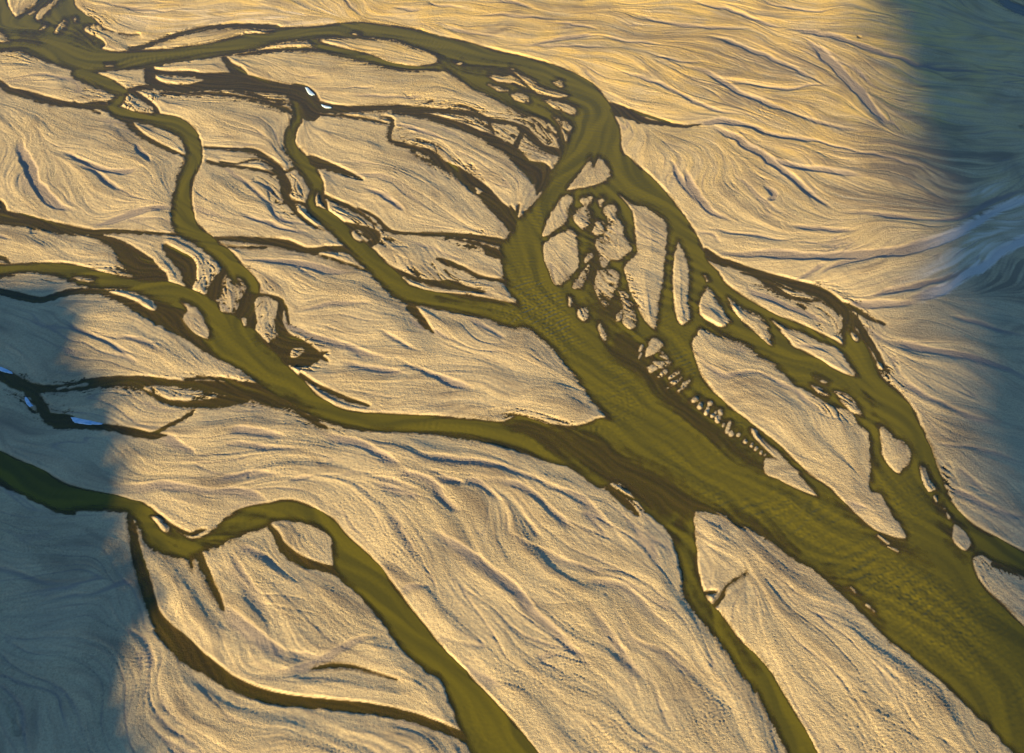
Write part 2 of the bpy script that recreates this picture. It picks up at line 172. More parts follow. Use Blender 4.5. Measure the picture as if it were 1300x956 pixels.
for _, p in lst(KNOLLS): stroke(kn, p, 0.3)
basin = np.maximum(basin, -kn)
deepd = basin.copy()                       # distance field of water that can be deep
streams = np.full((VN, UN), CAP, np.float32)
for deep, p in lst(STREAMS):
    (xa_, ya_, _w), (xb_, yb_, wb_) = p[-2], p[-1]
    if wb_ >= 3:                       # a stream dies out in a point rather than a round end
        k_ = min(1.5*wb_, 16)/math.hypot(xb_-xa_, yb_-ya_)
        p = p+[(xb_+(xb_-xa_)*k_, yb_+(yb_-ya_)*k_, .8)]
    stroke(streams, p)
    if deep: stroke(deepd, p)
sdf_img = np.minimum(basin, streams)
for _, p in lst(STREAM_BARS): poly_cut(sdf_img, p); poly_cut(deepd, p)
shoal_img = np.full((VN, UN), 30., np.float32)
for _, p in lst(SHOALS): stroke(shoal_img, p, 0, 30)
dry_img = np.zeros((VN, UN), np.float32)   # incision of old channels
for _, p in lst(DRY):
    p = smooth_line(p); n = len(p)-1
    for k_, (a, b) in enumerate(zip(p[:-1], p[1:])):
        fa, fb = (min(1., .25+min(q, n-q)/(.28*n)) for q in (k_, k_+1))
        ra, rb = a[2]/2*(.45+.55*fa), b[2]/2*(.45+.55*fb); m = 16
        s = win(min(a[0], b[0])-ra, min(a[1], b[1])-ra, max(a[0], b[0])+ra, max(a[1], b[1])+ra, m)
        x, y = uu[s], vv[s]
        if x.size == 0: continue
        dx, dy = b[0]-a[0], b[1]-a[1]; L = dx*dx+dy*dy+1e-6
        t = np.clip(((x-a[0])*dx+(y-a[1])*dy)/L, 0, 1)
        r = np.maximum(ra+(rb-ra)*t, .8); f = fa+(fb-fa)*t
        d = np.hypot(x-a[0]-t*dx, y-a[1]-t*dy)/r
        h = np.clip((1.1-d)*r/np.minimum(r, 1.7), 0, 1); h = h*h*(3-2*h)-.16*np.exp(-((d-1.45)/.3)**2)
        g = np.clip(1-d/4.0, 0, 1)**2
        h = (.72*h+.28*g)*np.minimum(.15*r+.13, .85)*f
        dry_img[s] = np.where(np.abs(h) > np.abs(dry_img[s]), h, dry_img[s])

# ------------------------------------------------------------------ raster of the plain (metres)
CELL = 0.8
X0, X1, Y0, Y1 = -700., 700., 325., 1425.
xs = np.arange(X0, X1+.01, CELL, dtype=np.float32); ys = np.arange(Y0, Y1+.01, CELL, dtype=np.float32)
NX, NY = len(xs), len(ys)
gx, gy = np.meshgrid(xs, ys)
su, sv = sheet(gx, gy)
def sample(img, u, v):
    a = np.clip(u-U0, 0, UN-1.001); b = np.clip(v-V0, 0, VN-1.001)
    i = a.astype(np.int32); j = b.astype(np.int32); fa = (a-i).astype(np.float32); fb = (b-j).astype(np.float32)
    return (img[j, i]*(1-fa)+img[j, i+1]*fa)*(1-fb)+(img[j+1, i]*(1-fa)+img[j+1, i+1]*fa)*fb
fy = np.fft.fftfreq(NY, CELL)[:, None]; fx = np.fft.rfftfreq(NX, CELL)[None, :]
fr = np.hypot(fx, fy)
def band(lam, seed, width=.45):
    g = np.random.default_rng(seed).standard_normal((NY, NX)).astype(np.float32)
    F = np.fft.rfft2(g)
    F *= np.exp(-(np.log((fr+1e-6)*lam)/width)**2/2)
    o = np.fft.irfft2(F, s=(NY, NX)).astype(np.float32)
    return o/o.std()
def low(lam, seed):
    F = np.fft.rfft2(np.random.default_rng(seed).standard_normal((NY, NX)).astype(np.float32))
    F *= np.exp(-(fr*lam)**2)
    F[0, 0] = 0
    o = np.fft.irfft2(F, s=(NY, NX)).astype(np.float32)
    return o/o.std()
def blur(a, s):
    return np.fft.irfft2(np.fft.rfft2(a)*np.exp(-2*(math.pi*s*fr)**2), s=(NY, NX)).astype(np.float32)
def ss(a, b, x):
    t = np.clip((x-a)/(b-a), 0, 1); return t*t*(3-2*t)

# flow direction, spread from the channels over the whole plain
gpts = []
for src, wgt in ((STREAMS, 1.), (DRY, 1.2), (GRAIN, 1.5)):
    for _, p in lst(src):
        p = smooth_line(p, 3)
        for a, b in zip(p[:-1], p[1:]):
            xa, ya = survey(a[0], a[1]); xb, yb = survey(b[0], b[1])
            L = math.hypot(xb-xa, yb-ya)
            if L < .5 or abs(xa) > 900 or not (200 < ya < 1700): continue
            for t in (.25, .75):
                gpts.append((xa+(xb-xa)*t, ya+(yb-ya)*t, 2*math.atan2(yb-ya, xb-xa), wgt*L))
for a, b in zip(*(lambda q: (q[:-1], q[1:]))(P2(BASIN[0])+P2(BASIN[1]))):
    xa, ya = survey(a[0], a[1]); xb, yb = survey(b[0], b[1]); L = math.hypot(xb-xa, yb-ya)
    gpts.append(((xa+xb)/2, (ya+yb)/2, 2*math.atan2(yb-ya, xb-xa), L))
gpts = np.array(gpts, np.float32)
cs = 10
cxn, cyn = NX//cs+2, NY//cs+2
cgx, cgy = np.meshgrid(X0+np.arange(cxn)*cs*CELL, Y0+np.arange(cyn)*cs*CELL)
C2 = np.zeros(cgx.shape, np.float32); S2 = np.zeros(cgx.shape, np.float32)
for r in range(cyn):
    d2 = (cgx[r][:, None]-gpts[:, 0])**2+(cgy[r][:, None]-gpts[:, 1])**2+60.
    w = gpts[:, 3]/d2**1.5
    C2[r] = (w*np.cos(gpts[:, 2])).sum(1)/w.sum(1); S2[r] = (w*np.sin(gpts[:, 2])).sum(1)/w.sum(1)
def upc(c):
    a = np.arange(NX)/cs; b = np.arange(NY)/cs
    i = a.astype(int); j = b.astype(int); fa = (a-i)[None, :]; fb = (b-j)[:, None]
    q = c[j]*(1-fb)+c[j+1]*fb
    return (q[:, i]*(1-fa)+q[:, i+1]*fa).astype(np.float32)
theta = .5*np.arctan2(S2, C2)
# keep a smooth double-angle field at full resolution
c2, s2 = upc(C2), upc(S2)
nrm = np.hypot(c2, s2)+1e-5
theta0 = (.5*np.arctan2(s2/nrm, c2/nrm)).astype(np.float32)
theta = (theta0+.22*low(70, 11)+.10*low(22, 12)).astype(np.float32)
def lic(noise, th, L, st=1.5):
    acc = noise.copy(); wsum = 1.0
    n = int(L/CELL/st)
    ct, sn = np.cos(th).ravel(), np.sin(th).ravel()
    nf = noise.ravel()
    for sg in (1, -1):
        px = np.repeat(np.arange(NX, dtype=np.float32)[None, :], NY, 0).ravel()
        py = np.repeat(np.arange(NY, dtype=np.float32)[:, None], NX, 1).ravel()
        idx = np.arange(NX*NY); pcx = ct*sg; pcy = sn*sg
        for k in range(1, n+1):
            px = px+st*pcx; py = py+st*pcy
            ix = np.clip((px+.5).astype(np.int32), 0, NX-1); iy = np.clip((py+.5).astype(np.int32), 0, NY-1)
            idx = iy*NX+ix
            ncx = ct[idx]; ncy = sn[idx]
            flip = np.where(ncx*pcx+ncy*pcy < 0, -1., 1.).astype(np.float32)
            pcx = ncx*flip; pcy = ncy*flip
            w = math.cos(math.pi/2*k/(n+1))**2
            acc.ravel()[:] += w*nf[idx]
            wsum += w
    acc -= acc.mean()
    return acc/acc.std()
n1 = lic(band(34, 21), theta, 95, 4.)
n2 = lic(band(15, 22), theta, 55, 2.5)
n3 = lic(band(6.5, 23), theta, 26)
n4 = lic(band(2.8, 24, .5), theta, 7)
n2b = lic(band(17, 27), theta+.35*low(45, 28), 60, 2.5)

# ------------------------------------------------------------------ heights
def spots(lst_):
    a = np.zeros((VN, UN), np.float32)
    for u, v, ru, rv, rot, amt in lst_:
        c, s_ = math.cos(rot), math.sin(rot)
        p_ = ((uu-u)*c+(vv-v)*s_)/ru; q_ = (-(uu-u)*s_+(vv-v)*c)/rv
        a += amt*np.exp(-(p_*p_+q_*q_))
    return sample(a, su, sv)
sdf = sample(sdf_img, su, sv)
braid = spots(((75, 45, 60, 18, -.4, .8), (240, 118, 70, 8, .1, .8), (330, 122, 50, 9, .2, .9), (600, 150, 70, 12, .4, .9), (690, 150, 34, 34, .8, .9), (560, 200, 50, 14, .6, .7), (470, 290, 40, 12, .5, .7), (600, 305, 34, 10, .1, .9),
    (560, 352, 50, 10, .3, .9), (760, 300, 26, 60, 0, .3), (775, 385, 36, 34, .3, .55), (850, 470, 26, 30, .8, .6), (290, 360, 50, 26, .4, .6), (375, 440, 34, 18, .5, 1.0), (300, 495, 60, 14, .1, .9), (170, 490, 90, 10, 0, .6),
    (50, 510, 40, 20, .6, .6), (390, 525, 40, 10, .5, .9), (1000, 370, 50, 8, .3, .9), (1060, 395, 40, 22, .5, .8), (1060, 510, 30, 20, .7, .7), (1130, 470, 30, 20, .8, .5), (1195, 640, 16, 40, .3, .9), (680, 535, 40, 8, .2, 1.2), (790, 625, 30, 12, .7, .8),
    (350, 250, 30, 30, .8, .5), (150, 130, 50, 20, .2, .3), (1110, 690, 40, 8, .5, 1.0), (120, 350, 60, 12, 0, .5), (1270, 718, 40, 8, .3, .9)))
thr = np.minimum(np.abs(n2)/.30*2.2, np.abs(n2b)/.30*2.4)-2.4*np.clip(braid*1.55+.3*low(14, 39), 0, 1.3)+.55
thr = np.where(braid > .12, thr+band(5, 40)*.5, 9.)
sdf = np.where((sdf > 0) & (sdf < 16), np.minimum(sdf, np.maximum(thr*1.6, -1.4)+ss(6, 16, sdf)*4), sdf)
dep_d = sample(deepd, su, sv)
rag = np.clip(.5+.5*low(90, 31), 0, 1)
jit = (n3*.45+band(4.0, 33)*.30)*(.25+1.3*rag**2)+band(12, 34)*.55
pre = blur(sdf, 2.5); pg_y, pg_x = np.gradient(pre, CELL)
crisp = np.clip(.1+.9*(pg_x*.62+pg_y*.78)/(np.hypot(pg_x, pg_y)+1e-3), 0, 1)
jit = jit*(1-.75*crisp)
sdf = sdf+jit*ss(-9, -1, -np.abs(sdf))
dep_d = dep_d+jit*.6
shoal = sample(shoal_img, su, sv)+band(12, 36)*1.6+n2*3+n3*1.2
cover = np.clip(.5+.5*low(60, 41), 0, 1)
dry = sample(dry_img, su+jit*.4+1.0*low(24, 35), sv+.7*low(24, 38))*np.clip(gy/620, .72, 1.6)
soft = np.clip(.45+.6*low(60, 47), 0, 1)*ss(900, 640, gy)+.15     # slumped south-west walls
sm = dry.copy()
for k_ in range(1, 9):
    q_ = np.roll(np.roll(dry, -int(round(k_*.62)), 1), -int(round(k_*.78)), 0)
    sm = np.maximum(sm, q_*np.clip(1-k_*CELL/(1.0+6.5*soft), 0, 1))
dry = np.where(dry < 0, dry, sm).astype(np.float32)
act = np.clip(.5+.6*low(75, 45), .05, 1)
ch1 = np.exp(-(n1/.13)**2)*(.15+.55*act)
ch2 = np.exp(-(n2/.15)**2)*.34*act*np.clip(.4+.7*low(50, 43), 0, 1.2)
ch3 = np.exp(-(n2b/.14)**2)*.36*np.clip(.0+.7*low(60, 44), 0, 1.2)
plain = 1.35+.38*low(110, 51)+.20*n1+.050*n2+.45*ss(8, 28, sdf)+.022*n3*np.clip(.7+.7*low(40, 52), .0, 1.8)+.014*n4*np.clip(.8+.6*low(45, 55), .1, 1.6)+.075*band(2.3, 53, .35)*np.clip(.75+.6*low(60, 54), .15, 1.8)*(.35+.65*ss(780, 480, gy))+.03*band(7, 56, .5)
relief = plain-ch1*.6-ch2*.7-ch3*.75-dry*1.35
relief = np.maximum(relief, .16+.03*n3+.02*n4)
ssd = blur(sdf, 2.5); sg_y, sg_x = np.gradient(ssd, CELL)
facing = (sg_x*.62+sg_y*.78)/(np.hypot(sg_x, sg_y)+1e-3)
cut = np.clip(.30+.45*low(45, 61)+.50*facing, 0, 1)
out_c = np.clip(sdf/2.2, 0, 1); out_c = out_c*out_c*(3-2*out_c)
out_g = np.clip(sdf/(13+4*low(40, 62)), 0, 1); out_g = .12*np.clip(sdf/1.5, 0, 1)+.88*out_g**.8
shore = cut*out_c+(1-cut)*out_g
shore = shore*(.48+.30*crisp+(.52-.30*crisp)*ss(0, 30, sdf))
dry_z = .03+(relief-.03)*shore+(.03*n4+.02*n3)*np.clip(sdf/2, 0, 1)
inside = np.clip(-sdf, 0, CAP)
deep = ss(.5, 9.0-7.0*blur(crisp, 2), np.clip(-dep_d, 0, CAP)+n2*.8)*(.12+.88*ss(-13, 5, shoal))
streaky = .5+.5*np.tanh(n3*.8+n2*.5)
bed = -.10-.9*deep-.05*np.minimum(inside, 4)+.03*n3*(1-deep)
z = np.where(sdf > 0, dry_z, np.minimum(bed+.12*ss(-2.5, 0, sdf), .045)).astype(np.float32)
wet = (1-ss(-.6, .7, sdf-.4*(1-rag))).astype(np.float32)
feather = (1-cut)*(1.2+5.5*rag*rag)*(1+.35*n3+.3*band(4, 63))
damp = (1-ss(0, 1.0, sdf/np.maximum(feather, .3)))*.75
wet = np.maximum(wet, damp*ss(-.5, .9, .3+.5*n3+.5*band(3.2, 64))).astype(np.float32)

# damp dark silt fields and pale flats (broad soil differences), laid from survey patches
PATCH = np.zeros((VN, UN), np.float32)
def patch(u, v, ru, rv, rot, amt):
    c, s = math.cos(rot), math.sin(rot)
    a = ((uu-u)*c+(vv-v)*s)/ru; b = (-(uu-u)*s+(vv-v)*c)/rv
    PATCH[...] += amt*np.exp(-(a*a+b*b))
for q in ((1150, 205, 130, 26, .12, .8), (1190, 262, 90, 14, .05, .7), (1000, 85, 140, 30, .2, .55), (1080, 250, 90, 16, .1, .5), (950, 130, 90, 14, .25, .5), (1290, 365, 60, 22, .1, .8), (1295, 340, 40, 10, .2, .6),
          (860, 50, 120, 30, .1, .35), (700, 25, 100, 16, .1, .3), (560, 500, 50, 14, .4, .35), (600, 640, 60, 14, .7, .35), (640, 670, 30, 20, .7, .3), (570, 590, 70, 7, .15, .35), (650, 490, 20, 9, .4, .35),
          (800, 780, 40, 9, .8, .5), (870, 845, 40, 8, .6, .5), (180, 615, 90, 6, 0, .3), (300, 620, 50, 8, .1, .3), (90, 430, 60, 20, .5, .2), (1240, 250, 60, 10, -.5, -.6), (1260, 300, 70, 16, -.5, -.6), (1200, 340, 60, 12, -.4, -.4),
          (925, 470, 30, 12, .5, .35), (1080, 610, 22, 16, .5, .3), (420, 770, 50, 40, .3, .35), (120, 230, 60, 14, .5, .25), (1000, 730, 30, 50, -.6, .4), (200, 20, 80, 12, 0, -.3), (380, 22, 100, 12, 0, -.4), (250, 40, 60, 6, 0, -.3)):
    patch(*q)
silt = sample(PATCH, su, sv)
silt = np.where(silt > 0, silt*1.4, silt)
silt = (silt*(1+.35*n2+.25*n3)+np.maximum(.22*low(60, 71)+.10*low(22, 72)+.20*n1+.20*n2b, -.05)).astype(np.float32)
rip1 = lic(band(4.6, 81, .18), theta0+math.pi/2, 8)
rip2 = lic(band(8.5, 84, .20), theta0+math.pi/2+.2*low(40, 85), 11)
big = np.exp(-((su-1010)/170)**2-((sv-(640+(su-1010)*.62))/42)**2)
rip = rip1*(.55-.2*big)+rip2*(.25+1.1*big)+.35*band(4, 82, .4)
ripamp = np.clip(.75+.4*low(80, 83), .2, 1.3)*deep*ss(-2, -11, sdf)*(.22+.9*np.clip(spots(((900, 560, 300, 80, .62, 1.3), (680, 330, 60, 90, 0, 1.), (1200, 780, 140, 90, .6, .6))), 0, 1))
wz = (.17*rip*ripamp+.008*n4).astype(np.float32)
gold_light = np.clip(spots(((850, 20, 520, 120, .1, .9), (1050, 170, 200, 110, .2, .45), (300, 0, 300, 60, 0, .35)))*(.8+.3*n2+.3*low(30, 91)), 0, 1).astype(np.float32)  # warm light over the far plain, painted into the sand colour
pimg = np.full((VN, UN), CAP, np.float32)
for _, p in lst(DRY):
    if max(q[2] for q in p) >= 10 and p[0][0] > 850: stroke(pimg, p, 1.0)
pale = (.75*(1-ss(-2.5, 2.5, sample(pimg, su, sv)+1.2*n3))*ss(1150, 1210, su+0*sv)).astype(np.float32)
streak = (.5+.30*n2+.2*n1).astype(np.float32)

# ------------------------------------------------------------------ sheets
def stretched(a):
    step = CELL; lo = [a[0]]; hi = [a[-1]]
    while step < 900: step *= 1.35; lo.append(lo[-1]-step); hi.append(hi[-1]+step)
    return np.concatenate([np.array(lo[1:][::-1]), a, np.array(hi[1:])]), len(lo)-1
def mesh_grid(name, vx, vy, vz, ix, iy, keep=None, attrs=None):
    ny, nx = vz.shape
    idx = np.arange(nx*ny, dtype=np.int32).reshape(ny, nx)
    q = np.stack([idx[:-1, :-1], idx[:-1, 1:], idx[1:, 1:], idx[1:, :-1]], -1)
    q = q[keep] if keep is not None else q.reshape(-1, 4)
    co = np.stack(np.broadcast_arrays(vx[None, :], vy[:, None], vz), -1).reshape(-1, 3).astype(np.float32)
    if keep is not None:
        used = np.zeros(nx*ny, bool); used[q.ravel()] = True
        remap = np.cumsum(used)-1; q = remap[q].astype(np.int32); co = co[used]
    else: used = slice(None)
    me = bpy.data.meshes.new(name)
    me.vertices.add(len(co)); me.vertices.foreach_set('co', co.ravel())
    me.loops.add(q.size); me.loops.foreach_set('vertex_index', q.ravel().astype(np.int32))
    me.polygons.add(len(q)); me.polygons.foreach_set('loop_start', np.arange(0, q.size, 4, dtype=np.int32))
    me.update(calc_edges=True)
    me.polygons.foreach_set('use_smooth', np.ones(len(q), bool))
    for k, a in (attrs or {}).items():
        at = me.attributes.new(k, 'FLOAT', 'POINT')
        at.data.foreach_set('value', np.ascontiguousarray(a.reshape(-1)[used], dtype=np.float32))
    o = bpy.data.objects.new(name, me); sc.collection.objects.link(o)
    return o
ex, kx = stretched(xs); ey, ky = stretched(ys)
cx = np.clip(np.arange(len(ex))-kx, 0, NX-1); cy = np.clip(np.arange(len(ey))-ky, 0, NY-1)
E = lambda a: a[np.ix_(cy, cx)]
ground = mesh_grid('ground', ex, ey, E(z), 0, 0, None, {'wet': E(wet), 'silt': E(silt), 'grain': E(n3), 'floor_shade': E((ch1+ch2+dry*1.2).astype(np.float32)), 'gold_light': E(gold_light), 'pale': E(pale)})
sE = E(sdf)
mn = np.minimum(np.minimum(sE[:-1, :-1], sE[1:, 1:]), np.minimum(sE[:-1, 1:], sE[1:, :-1]))
# the separate stream in the lower left is its own water sheet
lx = (E(su)[:-1, :-1], E(sv)[:-1, :-1])
keepw = mn < 1.0
water = mesh_grid('river', ex, ey, E(wz), 0, 0, keepw, {'deep': E(deep.astype(np.float32)), 'streak': E(streak), 'grain': E(n3)})

# ------------------------------------------------------------------ materials
def mat(name):
    m = bpy.data.materials.new(name); m.use_nodes = True
    nt = m.node_tree; nt.nodes.clear()
    return m, nt, nt.nodes.new('ShaderNodeOutputMaterial')
def nd(nt, t, **kw):
    n = nt.nodes.new(t)
    for k, v in kw.items(): setattr(n, k, v)
    return n
def attr(nt, nm):
    return nd(nt, 'ShaderNodeAttribute', attribute_name=nm).outputs['Fac']
def mixc(nt, f, a, b, mode='MIX'):
    n = nd(nt, 'ShaderNodeMix', data_type='RGBA', blend_type=mode)
    for k, v in ((0, f), (6, a), (7, b)):
        if hasattr(v, 'links') or hasattr(v, 'is_output'): nt.links.new(v, n.inputs[k])
        elif k: n.inputs[k].default_value = (*v, 1)
        else: n.inputs[k].default_value = v
    return n.outputs[2]
def rampf(nt, f, a, b):
    n = nd(nt, 'ShaderNodeMapRange'); nt.links.new(f, n.inputs[0]); n.inputs[1].default_value = a; n.inputs[2].default_value = b
    return n.outputs[0]
def noise(nt, co, scale, detail=3, rough=.6, stretch=None):
    n = nd(nt, 'ShaderNodeTexNoise'); n.inputs['Scale'].default_value = scale; n.inputs['Detail'].default_value = detail; n.inputs['Roughness'].default_value = rough
    nt.links.new(co, n.inputs['Vector']); return n.outputs['Fac']
def bump(nt, h, strength, dist, prev=None):
    b = nd(nt, 'ShaderNodeBump'); b.inputs['Strength'].default_value = strength; b.inputs['Distance'].default_value = dist
    nt.links.new(h, b.inputs['Height'])
    if prev is not None: nt.links.new(prev, b.inputs['Normal'])
    return b.outputs[0]
SAND_A = (.42, .335, .178); SAND_B = (.35, .285, .160); SILT = (.19, .150, .092)
m, nt, out_n = mat('sand_and_silt')
co = nd(nt, 'ShaderNodeTexCoord').outputs['Object']
nA = noise(nt, co, .02, 5); nB = noise(nt, co, .6, 4, .7); nC = noise(nt, co, 1.6, 3, .7)
def times(a, b):
    n = nd(nt, 'ShaderNodeMath', operation='MULTIPLY'); nt.links.new(a, n.inputs[0]); nt.links.new(b, n.inputs[1]); return n.outputs[0]
rough_patch = nd(nt, 'ShaderNodeMapRange'); nt.links.new(noise(nt, co, .012, 4, .6), rough_patch.inputs[0])
rough_patch.inputs[1].default_value = .38; rough_patch.inputs[2].default_value = .62; rough_patch.inputs[3].default_value = .15; rough_patch.inputs[4].default_value = 1.15
hB = times(nB, rough_patch.outputs[0]); hC = times(nC, rough_patch.outputs[0])
base = mixc(nt, rampf(nt, nA, .35, .65), SAND_A, SAND_B)
base = mixc(nt, rampf(nt, nB, .42, .75), base, (.27, .205, .115))
base = mixc(nt, attr(nt, 'gold_light'), base, (.49, .345, .115))
base = mixc(nt, rampf(nt, attr(nt, 'grain'), .2, 4.0), base, (.24, .19, .12))  # flow grain toned in the colour to bring out relief in shade
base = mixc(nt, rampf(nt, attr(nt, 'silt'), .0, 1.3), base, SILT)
base = mixc(nt, rampf(nt, attr(nt, 'silt'), -.05, -.8), base, (.50, .42, .29))
base = mixc(nt, rampf(nt, attr(nt, 'floor_shade'), .10, .9), base, (.22, .18, .13))  # channel floors painted darker so relief shows where the sun is blocked
base = mixc(nt, attr(nt, 'pale'), base, (.52, .46, .36))
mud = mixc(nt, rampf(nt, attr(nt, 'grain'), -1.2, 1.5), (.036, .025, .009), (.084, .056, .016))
base = mixc(nt, attr(nt, 'wet'), base, mud)
p = nd(nt, 'ShaderNodeBsdfPrincipled'); nt.links.new(base, p.inputs['Base Color'])
rg = nd(nt, 'ShaderNodeMapRange'); nt.links.new(attr(nt, 'wet'), rg.inputs[0]); rg.inputs[3].default_value = .9; rg.inputs[4].default_value = .45
nt.links.new(rg.outputs[0], p.inputs['Roughness']); p.inputs['Specular IOR Level'].default_value = .15
bn = bump(nt, hC, 1, .6); bn = bump(nt, hB, .9, .9, bn)
nt.links.new(bn, p.inputs['Normal'])
nt.links.new(p.outputs[0], out_n.inputs[0]); ground.data.materials.append(m)

m, nt, out_n = mat('silty_water')
co = nd(nt, 'ShaderNodeTexCoord').outputs['Object']
olive = mixc(nt, rampf(nt, attr(nt, 'streak'), 0, 1), (.062, .056, .008), (.100, .085, .008))
df = nd(nt, 'ShaderNodeBsdfDiffuse'); nt.links.new(olive, df.inputs[0])
tr = nd(nt, 'ShaderNodeBsdfTransparent'); tr.inputs[0].default_value = (.93, .88, .68, 1)
mx = nd(nt, 'ShaderNodeMixShader')
dd = nd(nt, 'ShaderNodeMapRange'); nt.links.new(attr(nt, 'deep'), dd.inputs[0]); dd.inputs[3].default_value = .22; dd.inputs[4].default_value = .96
nt.links.new(dd.outputs[0], mx.inputs[0]); nt.links.new(tr.outputs[0], mx.inputs[1]); nt.links.new(df.outputs[0], mx.inputs[2])
gl = nd(nt, 'ShaderNodeBsdfGlossy'); gl.inputs['Roughness'].default_value = .18
ge = nd(nt, 'ShaderNodeNewGeometry'); dt = nd(nt, 'ShaderNodeVectorMath', operation='DOT_PRODUCT')
nt.links.new(ge.outputs['Incoming'], dt.inputs[0]); nt.links.new(ge.outputs['Normal'], dt.inputs[1])
def mth(op, a, b=0.):
    n = nd(nt, 'ShaderNodeMath', operation=op)
    for k, v in ((0, a), (1, b)):
        if hasattr(v, 'links'): nt.links.new(v, n.inputs[k])
        else: n.inputs[k].default_value = v
    return n.outputs[0]
fres = mth('ADD', mth('MULTIPLY', mth('POWER', mth('SUBTRACT', 1., mth('ABSOLUTE', dt.outputs['Value'])), 4.6), .98), .022)
wb = bump(nt, noise(nt, co, .5, 4, .6), .25, .25)
nt.links.new(wb, gl.inputs['Normal']); nt.links.new(wb, df.inputs['Normal'])
m2 = nd(nt, 'ShaderNodeMixShader'); nt.links.new(fres, m2.inputs[0]); nt.links.new(mx.outputs[0], m2.inputs[1]); nt.links.new(gl.outputs[0], m2.inputs[2])
nt.links.new(m2.outputs[0], out_n.inputs[0]); water.data.materials.append(m)

for o, lb, cat in ((ground, 'golden sand plain of a braided river with dry channels and brown mud edges', 'ground'), (water, 'olive green braided river with brown shallow side channels winding over the sand', 'river')):
    o['kind'] = 'structure'; o['label'] = lb; o['category'] = cat

# ------------------------------------------------------------------ thin blue-white slabs laid along the stream edges
im, nt, out_n = mat('pale_blue_white')
co = nd(nt, 'ShaderNodeTexCoord').outputs['Object']
p = nd(nt, 'ShaderNodeBsdfPrincipled'); p.inputs['Roughness'].default_value = .35
nt.links.new(mixc(nt, rampf(nt, noise(nt, co, .35, 4), .35, .65), (.44, .50, .54), (.20, .35, .46)), p.inputs['Base Color'])
nt.links.new(bump(nt, noise(nt, co, .8, 4), .4, .3), p.inputs['Normal']); nt.links.new(p.outputs[0], out_n.inputs[0])
def pad(pts, top, label):
    P = np.array([survey(*q) for q in smooth_line(pts+[pts[0]], 4)[:-1]]); c = P.mean(0); r = np.random.default_rng(len(label)+int(abs(c[0])))
    P = c+(P-c)*(1+.07*r.standard_normal((len(P), 1))); n = len(P); verts = []; faces = []
    rings = ((1.04, -.6), (1.0, top*.75), (.9, top), (.6, top+.03), (.3, top+.05))
    for k, h in rings: verts += [(*(q-c)*k, h+.03*r.standard_normal()) if False else ((q-c)[0]*k, (q-c)[1]*k, h+.03*r.standard_normal()) for q in P]
    verts.append((0, 0, top+.05))
    for k in range(len(rings)-1): faces += [(k*n+i, k*n+(i+1) % n, (k+1)*n+(i+1) % n, (k+1)*n+i) for i in range(n)]
    k = len(rings)-1; faces += [(k*n+i, k*n+(i+1) % n, (k+1)*n) for i in range(n)]
    me = bpy.data.meshes.new('pale_patch'); me.from_pydata(verts, [], faces); me.update(); me.materials.append(im)
    me.polygons.foreach_set('use_smooth', np.ones(len(me.polygons), bool))
    o = bpy.data.objects.new('pale_patch', me); sc.collection.objects.link(o); o.location = (c[0], c[1], 0)
    o['label'] = label; o['category'] = 'ice patch'; o['group'] = 'pale patches along the stream banks'
pad([(387, 111), (391, 112), (395, 116), (399, 120), (396, 121), (391, 118)], .75, 'bright white patch of ice at the bend where the upper streams meet')
pad([(408, 133), (413, 134.5), (421, 136.5), (415, 137.2), (410, 135.5)], .6, 'small pale ice sliver on the bank just right of the stream bend')
pad([(-6, 464), (2, 466.5), (10, 470), (16, 474), (9, 473.5), (0, 470.5), (-6, 468)], .7, 'narrow blue ice strip on the far bank at the left edge')
pad([(31, 504), (35, 506), (39, 512), (42, 516), (37, 516), (33, 511)], .6, 'grey-blue ice scrap on the near bank of the shaded left stream')
pad([(90, 530), (100, 531.5), (112, 534), (124, 536.5), (130, 538.5), (118, 539), (104, 538.2), (94, 535.5)], .7, 'long blue ice strip above the brown stream beside the left shade')

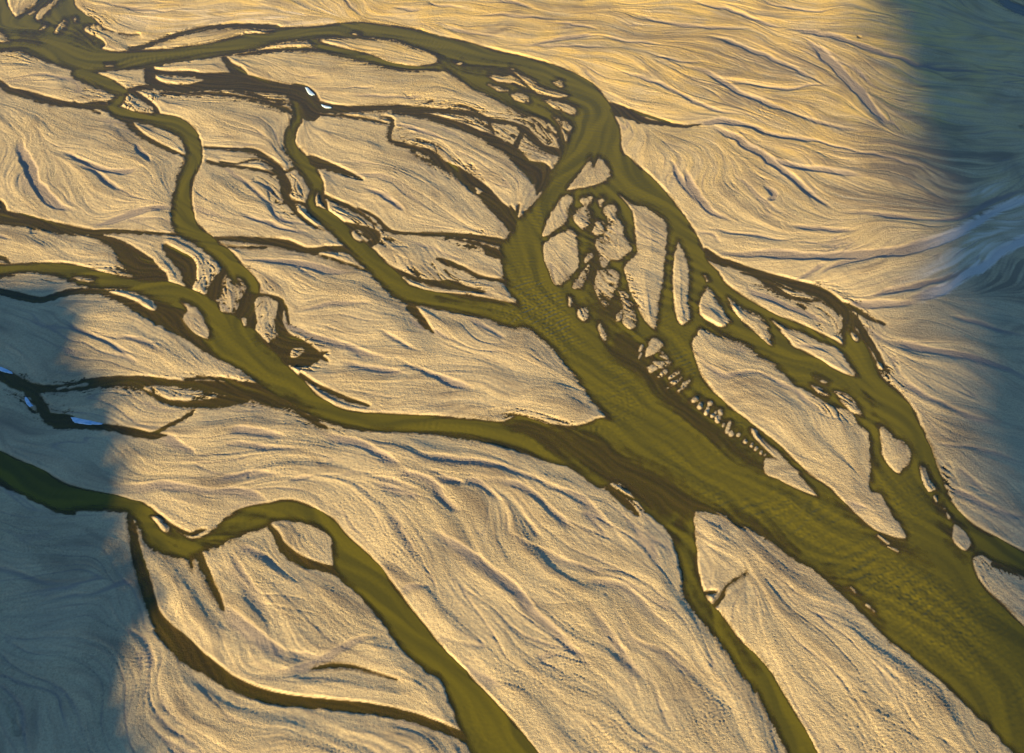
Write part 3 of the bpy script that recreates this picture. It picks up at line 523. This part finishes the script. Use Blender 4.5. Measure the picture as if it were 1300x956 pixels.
# ------------------------------------------------------------------ unseen clouds, added and shaped to cast the shade at both sides
def shade_cloud(pts, dist, grow, label, seed):
    base_z = dist*math.sin(SUN_EL)
    P = np.array([survey(*q) for q in pts]); r = np.random.default_rng(seed)
    lo_, hi_ = P.min(0), P.max(0)
    st = max(10., (hi_-lo_).max()/170)
    ax = np.arange(lo_[0]-st, hi_[0]+2*st, st); ay = np.arange(lo_[1]-st, hi_[1]+2*st, st)
    GX, GY = np.meshgrid(ax, ay)
    d = np.full(GX.shape, 1e9); ins = np.zeros(GX.shape, bool)
    for i in range(len(P)):
        a, b = P[i], P[(i+1) % len(P)]
        e = b-a; t = np.clip(((GX-a[0])*e[0]+(GY-a[1])*e[1])/(e@e), 0, 1)
        d = np.minimum(d, np.hypot(GX-a[0]-t*e[0], GY-a[1]-t*e[1]))
        if a[1] != b[1]:
            c = ((a[1] > GY) != (b[1] > GY)) & (GX < a[0]+(GY-a[1])*e[0]/(b[1]-a[1])); ins ^= c
    lump = sum(np.sin(GX*k*math.cos(ph)+GY*k*math.sin(ph)+ph*9)*am for k, ph, am in zip((.03, .041, .057, .08, .11), r.uniform(0, 6.28, 5), (6, 5, 4, 3, 2)))
    sd = np.where(ins, d, -d)+lump+grow
    th = np.clip(sd, 0, 160)**.8*1.4*(1+.02*lump)
    keep = (np.minimum(np.minimum(sd[:-1, :-1], sd[1:, 1:]), np.minimum(sd[:-1, 1:], sd[1:, :-1])) > 0)
    verts = []; faces = []
    ids = [{}, {}]
    def vid(side, j, i):
        rim = sd[j, i] < st*1.2
        key = (j, i); s = 0 if rim else side
        if key not in ids[s]:
            zz = base_z+(th[j, i] if s == 0 and not rim else (-th[j, i]*.35 if not rim else 0))
            k = zz/math.tan(SUN_EL)
            verts.append((GX[j, i]+math.sin(SUN_AZ)*k, GY[j, i]+math.cos(SUN_AZ)*k, zz)); ids[s][key] = len(verts)-1
        return ids[s][key]
    for j, i in zip(*np.nonzero(keep)):
        q = [(j, i), (j, i+1), (j+1, i+1), (j+1, i)]
        a = [vid(0, *k) for k in q]; b = [vid(1, *k) for k in q]
        faces.append(a)
        if set(a) != set(b): faces.append(b[::-1])
    me = bpy.data.meshes.new('shade_cloud'); me.from_pydata(verts, [], faces); me.update()
    me.polygons.foreach_set('use_smooth', np.ones(len(me.polygons), bool))
    o = bpy.data.objects.new('shade_cloud', me); sc.collection.objects.link(o)
    o['kind'] = 'structure'; o['label'] = label; o['category'] = 'shade_cloud'
    me.materials.append(cm); return o
cm, nt, out_n = mat('shade_cloud_white')
p = nd(nt, 'ShaderNodeBsdfPrincipled'); p.inputs['Base Color'].default_value = (.8, .8, .8, 1); p.inputs['Roughness'].default_value = 1
nt.links.new(p.outputs[0], out_n.inputs[0])
shade_cloud([(-330, 372), (0, 374), (40, 380), (66, 396), (76, 430), (90, 480), (108, 520), (122, 560), (136, 610), (146, 680), (156, 740), (160, 800), (166, 870), (180, 1000), (-330, 1000)], 1100, 24, 'unseen cloudlike mass added behind the viewer to shade the lower left sand', 3)
shade_cloud([(1080, -140), (1105, -40), (1130, 60), (1155, 150), (1172, 240), (1186, 330), (1200, 420), (1216, 490), (1234, 560), (1252, 640), (1264, 720), (1285, 800), (1360, 900), (1800, 900), (1800, -140)], 5500, 22, 'unseen cloudlike mass added far behind the viewer to shade the right side of the plain', 5)

# ------------------------------------------------------------------ light
w = bpy.data.worlds.new('World'); sc.world = w; w.use_nodes = True
nt = w.node_tree; bg = nt.nodes['Background']
sky = nt.nodes.new('ShaderNodeTexSky'); sky.sky_type = 'NISHITA'; sky.sun_disc = False
sky.sun_elevation = SUN_EL; sky.sun_rotation = SUN_AZ; sky.altitude = 600; sky.ozone_density = 5.5; sky.dust_density = .3
nt.links.new(sky.outputs[0], bg.inputs[0]); bg.inputs[1].default_value = .072
sl = bpy.data.lights.new('sun', 'SUN'); sl.energy = 5.0; sl.angle = R(.5); sl.color = (1, .75, .38)
so = bpy.data.objects.new('sun', sl); sc.collection.objects.link(so)
from mathutils import Vector
so.rotation_euler = Vector(to_sun).to_track_quat('Z', 'Y').to_euler(); so.location = (-2000, -2500, 900)

cam = bpy.data.cameras.new('camera'); cam.sensor_fit = 'HORIZONTAL'; cam.angle = HFOV; cam.clip_start = 1; cam.clip_end = 60000
oc = bpy.data.objects.new('camera', cam); sc.collection.objects.link(oc)
oc.location = (0, 0, CAM_H); oc.rotation_euler = (math.pi/2-DEP, 0, 0)
sc.camera = oc
sc.view_settings.view_transform = 'Standard'; sc.view_settings.look = 'None'; sc.view_settings.gamma = 1; sc.view_settings.use_curve_mapping = False
sc.view_settings.exposure = 2.0
